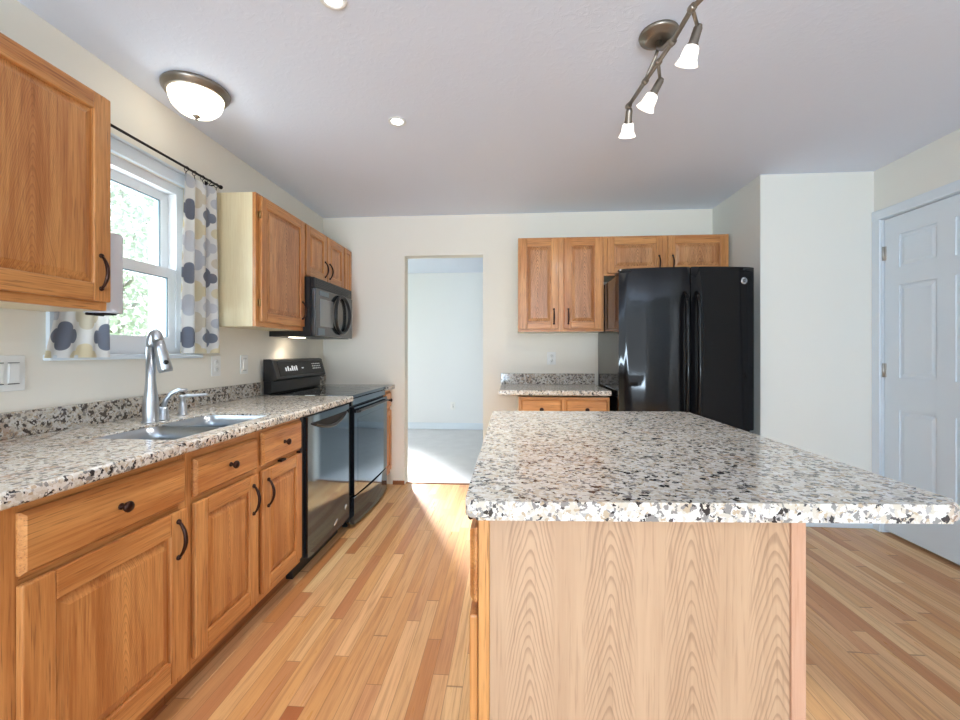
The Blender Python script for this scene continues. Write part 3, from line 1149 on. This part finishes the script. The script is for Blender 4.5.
# ---- microwave
mw = thing('microwave', 'black over-the-range microwave with oval ring handle', 'microwave', (-1.402, 2.889, 1.294), LEFT)
w, hh = .697, .420
b = MB()
b.box(0, w, 0, .300, .0, hh, 0)
mwb = b.build('body', M_black_st, mw)
b = MB()
b.box(.002, w - .002, -.028, -.001, .345, hh - .004, 0, .003)
for i in range(5):
    b.box(.03, w - .03, -.031, -.026, .358 + i * .012, .363 + i * .012, 0)
b.build('vent_grille', M_black_st, mw)
b = MB()
b.box(.002, w - .002, -.034, -.001, .004, .342, 0, .006)
md = b.build('door', M_mwin, mw)
b = MB()
b.box(.075, .300, -.037, -.032, .075, .275, 0, .002)
b.build('door_window', plain('microwave_screen', (.22, .24, .25, 1), .25, IOR=1.8), md)
b = MB()
pts = []
for i in range(32):
    an = 2 * PI * i / 32
    pts.append((.440 + .140 * math.cos(an), -.056 + .006 * abs(math.sin(an)), .185 + .145 * math.sin(an)))
b.tube(pts, .014, 10, closed=True)
for s_ in (-1, 1):
    b.tube([(.440, -.034, .185 + s_ * .145), (.440, -.052, .185 + s_ * .145)], .010, 8)
b.build('oval_handle', M_black_st, md)
for q in ((.04, .15, .012, .062), (.07, .22, .296, .330)):
    b = MB(); b.box(q[0], q[1], -.0365, -.033, q[2], q[3], 0, .001)
    b.build('label_strip', M_dw, md)
b = MB()
b.lathe([(0, -.004), (.055, -.004), (.062, -.001), (.062, .001), (0, .001)], Matrix.Translation((.20, .20, 0)) @ Matrix.Diagonal((1.6, .7, 1, 1)), 24)
b.build('hood_lamp', M_hood, mw)
lt = bpy.data.lights.new('hood_lamp_light', 'SPOT'); lt.energy = 2.2; lt.color = (1, .84, .68); lt.spot_size = R(130); lt.spot_blend = .6; lt.shadow_soft_size = .03
lo = bpy.data.objects.new('hood_lamp_light', lt); C.objects.link(lo)
lo.location = (-1.60, 3.03, 1.278); lo.rotation_euler = (0, 0, 0)

# ---- back wall cabinets
uc = thing('upper_cabinet', 'two-door oak upper cabinet on the back wall left of the fridge', 'cabinet', (.052, 3.455, 0))
w = .677
carcass(uc, w, YB - 3.455 - .002, 1.348, 2.102, [(1.348, 1.39), (2.07, 2.102)], [(0, .03), (.305, .385), (w - .03, w)])
panel_door(uc, .012, .320, 1.368, 2.088, mats=OAKB, handle=('r', .10), st=.058)
panel_door(uc, .362, w - .015, 1.368, 2.088, mats=OAKB, handle=('l', .10), st=.058)
uc = thing('upper_cabinet', 'short two-door oak cabinet above the black refrigerator', 'cabinet', (.731, 3.455, 0))
w = .953
z0 = 1.790
carcass(uc, w, YB - 3.455 - .002, z0, 2.102, [(z0, z0 + .04), (2.07, 2.102)], [(0, .03), (.45, .50), (w - .03, w)])
panel_door(uc, .022, .455, z0 + .015, 2.088, mats=OAKB, handle=('r', .075), st=.055)
panel_door(uc, .490, w - .018, z0 + .015, 2.088, mats=OAKB, handle=('l', .075), st=.055)

cab = thing('base_cabinet', 'oak base cabinet with two drawers between doorway and fridge', 'cabinet', (.050, 3.14, 0))
w = .655
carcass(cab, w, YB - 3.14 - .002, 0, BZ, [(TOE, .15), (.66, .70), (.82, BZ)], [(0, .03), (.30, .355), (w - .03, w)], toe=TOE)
slab_drawer(cab, .020, .312, .70, .838)
slab_drawer(cab, .343, w - .018, .70, .838)
panel_door(cab, .020, .312, .145, .675, handle=('r', .43))
panel_door(cab, .343, w - .018, .145, .675, handle=('l', .43))
ct = thing('countertop', 'small granite countertop on the back wall left of the fridge', 'countertop', (0, 0, 0))
b = MB()
rounded_slab(b, -.092, .712, 3.115, YB - .002, .869, .907, ['y0', 'x0'], .009)
b.build('slab', granite_a, ct)
b = MB(); b.box(-.092, .712, YB - .024, YB - .002, .907, .998, bev=.003)
b.build('backsplash', granite_b, ct)

# ---- refrigerator
fr = thing('refrigerator', 'black french-door refrigerator standing in the alcove', 'refrigerator', (.722, 2.925, 0))
w = .875
b = MB()
b.box(.012, w - .004, .06, .78, .03, 1.722, 0, .006)
for fx in (.06, w - .06):
    b.box(fx - .03, fx + .03, .10, .16, 0, .035, 0)
    b.box(fx - .03, fx + .03, .66, .72, 0, .035, 0)
b.build('cabinet_body', M_black, fr)
def fy(x):            # bowed front
    t = (x / w - .5) * 2
    return -.030 + .055 * t * t
def fdoor(x0, x1, z0, z1, nm):
    n = 14
    p = [(x1, .055), (x0, .055)]
    for i in range(n + 1):
        x = x0 + (x1 - x0) * i / n
        p.append((x, fy(x)))
    m = MB()
    m.prism(p, 'z', z0, z1, 0, .006, smooth=False)
    o = m.build(nm, M_black, fr)
    for f_ in o.data.polygons:
        f_.use_smooth = abs(f_.normal.z) < .3
    try:
        o.data.set_sharp_from_angle(angle=R(40))
    except Exception:
        pass
    return o
mid = .447
dl = fdoor(.0, mid - .003, .665, 1.745, 'door')
dr = fdoor(mid + .003, w, .665, 1.745, 'door')
dz = fdoor(.0, w, .085, .652, 'freezer_drawer')
def fhandle(x, parent):
    m = MB()
    y = fy(x)
    pts = [(x, y, .735), (x, y - .030, .750), (x, y - .048, .785)]
    for i in range(8):
        t = (i + .5) / 8
        pts.append((x, y - .050 - .010 * math.sin(PI * t), .80 + t * .70))
    pts += [(x, y - .046, 1.515), (x, y - .030, 1.545), (x, y + .0, 1.575)]
    m.tube(pts, [.012, .014] + [.015] * (len(pts) - 4) + [.014, .012], 12)
    return m.build('handle', M_black, parent)
fhandle(mid - .038, dl)
fhandle(mid + .038, dr)
m = MB()
y = fy(w / 2)
pts = [(.10, fy(.10), .60), (.115, fy(.1) - .04, .60)] + [(.13 + (w - .26) * i / 8, fy(.13 + (w - .26) * i / 8) - .05, .60) for i in range(9)] + [(w - .115, fy(w - .1) - .04, .60), (w - .10, fy(w - .1), .60)]
m.tube(pts, .014, 12)
m.build('handle', M_black, dz)
for hx in (.035, w - .05):
    m = MB(); m.box(hx - .03, hx + .04, .0, .16, 1.722, 1.738, bev=.006)
    m.build('hinge_cover', M_black_st, fr)
# round silver badge with a monogram
bx = w - .070
m = MB()
Mb = Matrix.Translation((bx, fy(bx) + .001, 1.655)) @ rot_to((.22, -1, 0))
m.lathe([(0, 0), (.023, 0), (.023, .003), (.020, .0045), (0, .0045)], Mb, 28)
bd = m.build('round_badge', M_silver, dr)
m = MB()
def arc(cx, cz, r, a0, a1, n=10):
    return [Mb @ Vector((cx + r * math.cos(R(a0 + (a1 - a0) * i / n)), cz + r * math.sin(R(a0 + (a1 - a0) * i / n)), .005)) for i in range(n + 1)]
m.lathe([(0, .0046), (.0125, .0046), (.0125, .0052), (0, .0053)], Mb, 20)
m.tube([Mb @ Vector((.0205 * math.cos(2 * PI * i / 24), .0175 * math.sin(2 * PI * i / 24), .005)) for i in range(24)], .0011, 6, closed=True)
fcu = bpy.data.curves.new('monogram_text', 'FONT'); fcu.body = 'GE'; fcu.size = .013; fcu.align_x = 'CENTER'; fcu.align_y = 'CENTER'; fcu.extrude = .0006
ft = bpy.data.objects.new('monogram_text', fcu); C.objects.link(ft)
bpy.context.view_layer.update()
me_t = bpy.data.meshes.new_from_object(ft.evaluated_get(bpy.context.evaluated_depsgraph_get()))
bpy.data.objects.remove(ft)
m.build('dark_centre', M_black_st, bd)
m = MB()
me_t.transform(Mb @ Matrix.Translation((0, 0, .0058)))
m.bm.from_mesh(me_t)
bpy.data.meshes.remove(me_t)
m.build('monogram', M_silver, bd)

# ---- island
isl = thing('island_cabinet', 'oak kitchen island cabinet with pale arched-grain end panel facing the camera', 'cabinet', (0, 0, 0))
IZ = .8828
IX0, IX1, IY0, IY1 = -.064, .535, .82, 1.90
b = MB()
b.box(IX0 + .02, IX1 - .006, IY0 + .012, IY1, TOE, IZ, 0)
b.box(IX0 + .09, IX1 - .02, IY0 + .03, IY1 - .01, 0, TOE, 1)
body = b.build('body', [oak_side, M_dark], isl)
b = MB(); b.box(IX0 + .022, IX1 - .026, IY0 + .004, IY0 + .0118, 0, IZ)
b.build('end_panel', oak_pale, isl, (0, 0, 0))
b = MB(); b.box(IX0, IX0 + .0215, IY0, IY1, 0.10, IZ, 0, .0015, 1); b.box(IX0 + .075, IX0 + .09, IY0, IY1, 0, .10, 0)
b.build('face_frame', oak_v, isl)
b = MB(); b.box(IX1 - .0255, IX1 - .004, IY0 - .001, IY0 + .012, 0, IZ, 0, .001, 1); b.box(IX1 - .0055, IX1, IY0 - .001, IY1, 0, IZ, 0, .001, 1)
b.build('corner_trim', oak_post, isl)
# drawers and doors on the left (aisle) side, facing -X
def on_left_side(o):
    p = o.location.copy()
    o.location = (IX0 - .0002, IY1 - p.x, p.z)
    o.rotation_euler = (0, 0, -PI / 2)
L = IY1 - IY0
for a0, a1, hs in ((.02, L / 2 - .01, 'r'), (L / 2 + .01, L - .004, 'l')):
    o = slab_drawer(isl, a0, a1, .70, .845, th=.017); on_left_side(o)
    o = panel_door(isl, a0, a1, .13, .675, handle=(hs, .44), th=.018); on_left_side(o)

it = thing('countertop', 'large speckled granite island countertop in the foreground', 'countertop', (0, 0, 0))
b = MB()
def round_poly(cs, rs, n=7):
    out = []
    N = len(cs)
    for i in range(N):
        p = Vector(cs[i]); a_ = (Vector(cs[i - 1]) - p).normalized(); c_ = (Vector(cs[(i + 1) % N]) - p).normalized()
        ang = a_.angle(c_)
        d = rs[i] / math.tan(ang / 2)
        ctr = p + (a_ + c_).normalized() * (rs[i] / math.sin(ang / 2))
        s0 = p + a_ * d - ctr; s1 = p + c_ * d - ctr
        t0 = math.atan2(s0.y, s0.x); dt = math.atan2(s1.y, s1.x) - t0
        while dt > PI: dt -= 2 * PI
        while dt < -PI: dt += 2 * PI
        for k_ in range(n + 1):
            t = t0 + dt * k_ / n
            out.append((ctr.x + rs[i] * math.cos(t), ctr.y + rs[i] * math.sin(t)))
    return out
poly = round_poly([(-.085, .762), (.802, .810), (.786, 1.985), (-.085, 1.945)], [.022, .030, .03, .02])
b.prism(poly, 'z', .883, .917, 0, .010)
b.build('slab', granite_a, it)

# ------------------------------------------------------------------ window dressing
rod = thing('curtain_rod', 'thin black curtain rod over the kitchen window', 'curtain rod', (XL, 1.81, 2.125))
b = MB(); b.tube([(.05, -.365, 0), (.05, .510, 0)], .006, 10); b.build('pole', M_rod, rod)
for s_ in (-.365, .500):
    b = MB()
    sg = 1 if s_ > 0 else -1
    b.lathe([(0, 0), (.008, 0), (.011, .006), (.011, .014), (.005, .02), (0, .021)], Matrix.Translation((.05, s_, 0)) @ rot_to((0, sg, 0)), 12)
    b.build('finial', M_rod, rod)
for s_ in (-.33, .455):
    b = MB()
    b.tube([(.002, s_, -.012), (.035, s_, -.012), (.049, s_, -.010)], .004, 8)
    b.box(.001, .006, s_ - .010, s_ + .010, -.035, .012)
    b.build('bracket', M_rod, rod)


def curtain(label, ya, yb, z0, z1, gather, phase, u0, off=.050, fold=.018, flare=0.0):
    t = thing('curtain', label, 'curtain', (XL + off, (ya + yb) / 2, z0), 0, 'patterned cafe curtains')
    m = MB()
    uv = m.bm.loops.layers.uv.new('UVMap')
    nx, nz = 60, 26
    hw = (yb - ya) / 2
    def P(i, j, side):
        s = i / nx; q = j / nz
        width = hw * (1 - gather * q)
        yy = -width + 2 * width * s + gather * hw * q * .15
        yy -= flare * max(0.0, 1 - q / .17) * (1 - s)
        amp = fold * (1 - .35 * q)
        xx = amp * math.sin(2 * PI * (s * 3.2 + phase) + .5 * math.sin(3 * q)) + .25 * fold * math.sin(2 * PI * (s * 1.3 + phase * 2) + q)
        zz = (z1 - z0) * q
        if q > .97:
            zz += .010 * math.sin(2 * PI * s * 3.2)
        return Vector((xx + side, yy, zz))
    for side in (0.0, .0012):
        g = [[m.bm.verts.new(P(i, j, side)) for j in range(nz + 1)] for i in range(nx + 1)]
        for i in range(nx):
            for j in range(nz):
                fc_ = m.bm.faces.new((g[i][j], g[i + 1][j], g[i + 1][j + 1], g[i][j + 1]))
                fc_.smooth = True
                for lp, (ii, jj) in zip(fc_.loops, ((i, j), (i + 1, j), (i + 1, j + 1), (i, j + 1))):
                    lp[uv].uv = (u0 + hw * 2 * 1.25 * ii / nx, (z1 - z0) * jj / nz)
    m.build('cloth', M_curtain, t)
    for k_ in range(5):
        i = int(nx * (.06 + .88 * k_ / 4))
        p = P(i, nz, 0)
        r_ = MB()
        rc = Vector((-.002, p.y, 2.125 - z0 - .004))
        ringp = [rc + Vector((.012 * math.cos(a_), .0, .012 * math.sin(a_))) for a_ in [2 * PI * q / 14 for q in range(14)]]
        r_.tube(ringp, .0016, 6, closed=True)
        r_.tube([rc + Vector((0, 0, -.012)), p + Vector((0, 0, -.004))], .002, 6)
        r_.build('ring_clip', M_rod, t)
    return t
curtain('patterned curtain hanging left of the window, partly hidden by upper cabinet', 1.436, 1.655, 1.163, 2.092, .06, .15, .03, .036, .008, .035)
curtain('patterned curtain hanging right of the window beside the pale cabinet side', 2.025, 2.322, 1.178, 2.092, .16, .55, .045)

# ---- paper towel roll on the side of the near upper cabinet
ph = thing('paper_towel_holder', 'black upright paper towel holder fixed to the near upper cabinet side', 'paper towel holder', (-1.545, 1.510, 0))
b = MB()
b.tube([(0, -.066, 1.325), (0, 0, 1.325), (0, 0, 1.332), (0, 0, 1.655)], .005, 8)
b.lathe([(0, 0), (.010, .002), (.012, .010), (.008, .018), (0, .020)], Matrix.Translation((0, 0, 1.652)), 12)
b.lathe([(0, 0), (.04, 0), (.04, .004), (0, .004)], Matrix.Translation((0, 0, 1.326)), 20)
b.box(-.02, .02, -.0695, -.064, 1.334, 1.36)
b.build('stand', M_rod, ph)
pt = thing('paper_towel_roll', 'white paper towel roll hanging between near cabinet and window', 'paper towel', (-1.545, 1.510, 1.332))
b = MB()
b.lathe([(.02, 0), (.056, 0), (.057, .002), (.057, .298), (.056, .30), (.02, .30), (.02, 0)], None, 40, cap=False)
b.build('roll', M_paper, pt)

# ------------------------------------------------------------------ outlets and switches
def plate(name, label, cat, loc, rotz, w, h, devices):
    t = thing(name, label, cat, loc, rotz)
    m = MB(); m.box(-w / 2, w / 2, -.006, -.0005, -h / 2, h / 2, 0, .0025); m.build('cover_plate', M_plate, t)
    for dx_, kind in devices:
        if kind == 'outlet':
            for s_ in (-1, 1):
                k_ = MB()
                k_.lathe([(0, 0), (.0165, 0), (.0165, .003), (0, .0032)], Matrix.Translation((dx_, -.006, s_ * .020)) @ rot_to((0, -1, 0)), 18)
                r_ = k_.build('receptacle', M_plate, t)
                k_ = MB()
                for q in (-.006, .006):
                    k_.box(dx_ + q - .001, dx_ + q + .001, -.0096, -.009, s_ * .020 - .001, s_ * .020 + .006)
                k_.box(dx_ - .002, dx_ + .002, -.0096, -.009, s_ * .020 - .010, s_ * .020 - .006)
                k_.build('slot', M_slot, r_)
        else:
            k_ = MB()
            k_.box(dx_ - .0165, dx_ + .0165, -.0085, -.006, -.033, .033, 0, .001)
            k_.prism([(-.0085, -.030), (-.0125, .030), (-.0085, .030)], 'x', dx_ - .0145, dx_ + .0145)
            k_.build('rocker', M_plate, t)
            for s_ in (-1, 1):
                k_ = MB()
                k_.box(dx_ - .0165, dx_ + .0165, -.0088, -.0055, s_ * .036 - .0012, s_ * .036 + .0012)
                k_.build('gap', M_slot, t)
    return t
plate('switch_plate', 'wide white switch plate at the left edge below the near cabinet', 'switch', (XL, 1.292, 1.112), LEFT, .165, .122, [(-.046, 'rocker'), (0, 'rocker'), (.046, 'rocker')])
plate('wall_outlet', 'white wall plate directly under the right curtain hem', 'outlet', (XL, 2.345, 1.105), LEFT, .075, .118, [(0, 'outlet')])
plate('light_switch', 'white wall plate between the right curtain and the range', 'switch', (XL, 2.605, 1.105), LEFT, .075, .118, [(0, 'rocker')])
plate('wall_outlet', 'white outlet on the back wall above the small countertop', 'outlet', (.346, YB, 1.130), 0, .075, .110, [(0, 'outlet')])
plate('wall_outlet', 'white outlet low on the wall seen through the doorway', 'outlet', (-.90, 6.5, .36), 0, .075, .118, [(0, 'outlet')])

# ------------------------------------------------------------------ ceiling lights
fl = thing('ceiling_light', 'round flush-mount ceiling light with frosted glass bowl by the window', 'ceiling light', (-1.452, 1.870, H))
b = MB()
b.lathe([(0, 0), (.131, 0), (.138, -.006), (.136, -.018), (.128, -.024), (.125, -.034), (.115, -.040), (.108, -.036), (.105, -.02), (0, -.02)], None, 40)
b.build('pan', M_pewter, fl)
b = MB()
b.lathe([(.111, -.034), (.109, -.055), (.098, -.084), (.074, -.108), (.041, -.122), (0, -.126)], None, 40, cap=False)
b.build('glass_bowl', M_globe, fl)
b = MB()
b.lathe([(.012, -.122), (.017, -.126), (.012, -.132), (.005, -.136), (.006, -.144), (0, -.148)], None, 14)
b.build('finial', M_pewter, fl)

for lab, (x, y) in (('small recessed downlight in the middle of the ceiling', (-.601, 2.207)), ('small recessed downlight at the top edge, nearest the camera', (-.612, 1.425))):
    t = thing('recessed_light', lab, 'recessed light', (x, y, H))
    m = MB()
    m.lathe([(.030, -.001), (.046, -.001), (.047, -.004), (.044, -.006), (.031, -.005), (.030, -.001)], None, 30, cap=False)
    m.build('trim_ring', M_plate, t)
    m = MB()
    m.lathe([(0, -.0045), (.022, -.0042), (.031, -.002)], None, 24, cap=False)
    m.build('lamp', M_led, t)
    l = bpy.data.lights.new('downlight', 'SPOT'); l.energy = 52; l.color = (1, .95, .87); l.spot_size = R(84); l.spot_blend = .5; l.shadow_soft_size = .03
    lo = bpy.data.objects.new('downlight', l); C.objects.link(lo); lo.location = (x, y, H - .012)

tl = thing('track_light', 'pewter swivel-arm track light with frosted bell shades over the island', 'ceiling light', (.560, 1.675, H))
b = MB()
b.lathe([(0, 0), (.070, 0), (.073, -.006), (.069, -.016), (.056, -.018), (.051, -.026), (.041, -.030), (.02, -.032), (0, -.032)], None, 36)
b.build('canopy', M_pewter, tl)
ZB = -.145
Pn, J1, J2, J3, J4, Pf = [Vector(p) for p in ((.022, -.36, ZB), (.0, -.301, ZB), (-.007, -.154, ZB), (-.020, -.052, ZB), (-.034, .058, ZB), (-.053, .225, ZB))]
b = MB()
b.tube([(0, 0, -.03), (0, 0, -.055), (.002, -.04, -.085), (-.004, -.12, -.120), J2], [.012, .010, .009, .008, .008], 10)
b.tube([(0, 0, -.05), (-.010, .015, -.085), (-.028, .050, -.125), J4], [.006, .006, .006, .006], 10)
b.build('stem', M_pewter, tl)
b = MB()
b.tube([Pn, J1, J2, J3, J4, Pf], .0080, 10)
for p in (J1, J2, J3, J4, Pf):
    b.lathe([(0, -.011), (.011, -.011), (.0125, 0), (.011, .011), (0, .011)], Matrix.Translation(p) @ rot_to((-.1, .5, 0)), 12)
b.build('bar', M_pewter, tl)


def lamp_head(at, d, elbow):
    at = Vector(at); d = Vector(d).normalized()
    hd = MB()
    e = at + Vector(elbow)
    hd.tube([at, at + Vector(elbow) * .5, e], .006, 8)
    Mh = Matrix.Translation(e) @ rot_to(d)
    hd.lathe([(0, -.010), (.010, -.010), (.012, -.004), (.014, .0), (.015, .040), (.018, .046), (.018, .050), (0, .050)], Mh, 16)
    o = hd.build('lamp_head', M_pewter, tl)
    s = MB()
    s.lathe([(.017, .048), (.022, .053), (.025, .068), (.027, .086), (.034, .100), (.037, .104), (.034, .104), (.024, .087), (.022, .068), (.019, .054)], Mh, 24, cap=False)
    s.build('shade', M_shade, o)
    k_ = MB()
    k_.lathe([(0, .053), (.011, .055), (.017, .073), (.0205, .088), (.015, .093), (0, .094)], Mh, 18)
    k_.build('bulb', M_bulb, o)
    l = bpy.data.lights.new('head_light', 'SPOT'); l.energy = 7; l.color = (1, .95, .88); l.spot_size = R(110); l.spot_blend = .7; l.shadow_soft_size = .03
    lo = bpy.data.objects.new('head_light', l); C.objects.link(lo); lo.parent = tl
    lo.location = e + d * .115; lo.rotation_euler = d.to_track_quat('-Z', 'Y').to_euler()
lamp_head(J1, (-.16, .30, -.72), (.042, .058, -.020))
lamp_head(J3, (-.45, .34, -.85), (.028, .062, -.030))
lamp_head(Pf, (.10, .80, -1.0), (.004, .004, -.018))

# ------------------------------------------------------------------ outside the window
b = MB(); b.box(-40, XL - 1.0, -25, 30, -.5, -.4)
struct('ground', b, M_lawn)


def tree(label, loc, h, r, seed):
    rnd = random.Random(seed)
    t = thing('tree', label, 'tree', loc, 0, 'trees outside the window')
    m = MB()
    m.tube([(0, 0, 0), (.05, .02, h * .3), (-.04, .03, h * .6), (0, 0, h * .85)], [.12, .10, .06, .02], 10)
    for k_ in range(7):
        an = rnd.uniform(0, 2 * PI); z = h * rnd.uniform(.3, .7)
        m.tube([(0, 0, z), (r * .4 * math.cos(an), r * .4 * math.sin(an), z + h * .12), (r * .75 * math.cos(an), r * .75 * math.sin(an), z + h * .2)], [.035, .025, .01], 6)
    m.build('trunk', M_bark, t)
    m = MB()
    for k_ in range(8500):
        # clumps on a rounded crown
        while True:
            p = Vector((rnd.uniform(-1, 1), rnd.uniform(-1, 1), rnd.uniform(-1, 1)))
            if .25 < p.length < 1 and math.sin(p.x * 9 + seed) * math.sin(p.y * 8) * math.sin(p.z * 9 + 1) > -.34:
                break
        c_ = Vector((p.x * r, p.y * r, h * .58 + p.z * h * .42))
        s_ = rnd.uniform(.04, .09)
        u_ = Vector((rnd.gauss(0, 1), rnd.gauss(0, 1), rnd.gauss(0, 1))).normalized()
        v_ = u_.orthogonal().normalized()
        m.bm.faces.new([m.bm.verts.new(c_ + u_ * s_), m.bm.verts.new(c_ + v_ * s_ * .5), m.bm.verts.new(c_ - u_ * s_), m.bm.verts.new(c_ - v_ * s_ * .5)])
    m.build('foliage', M_leaf, t)
    return t
tree('pale green leafy tree outside, filling the middle of the window', (-7.4, 7.6, -.4), 5.6, 1.6, 3)
tree('paler leafy tree outside, behind the lower sash at its left', (-11.4, 8.4, -.4), 4.6, 1.8, 5)
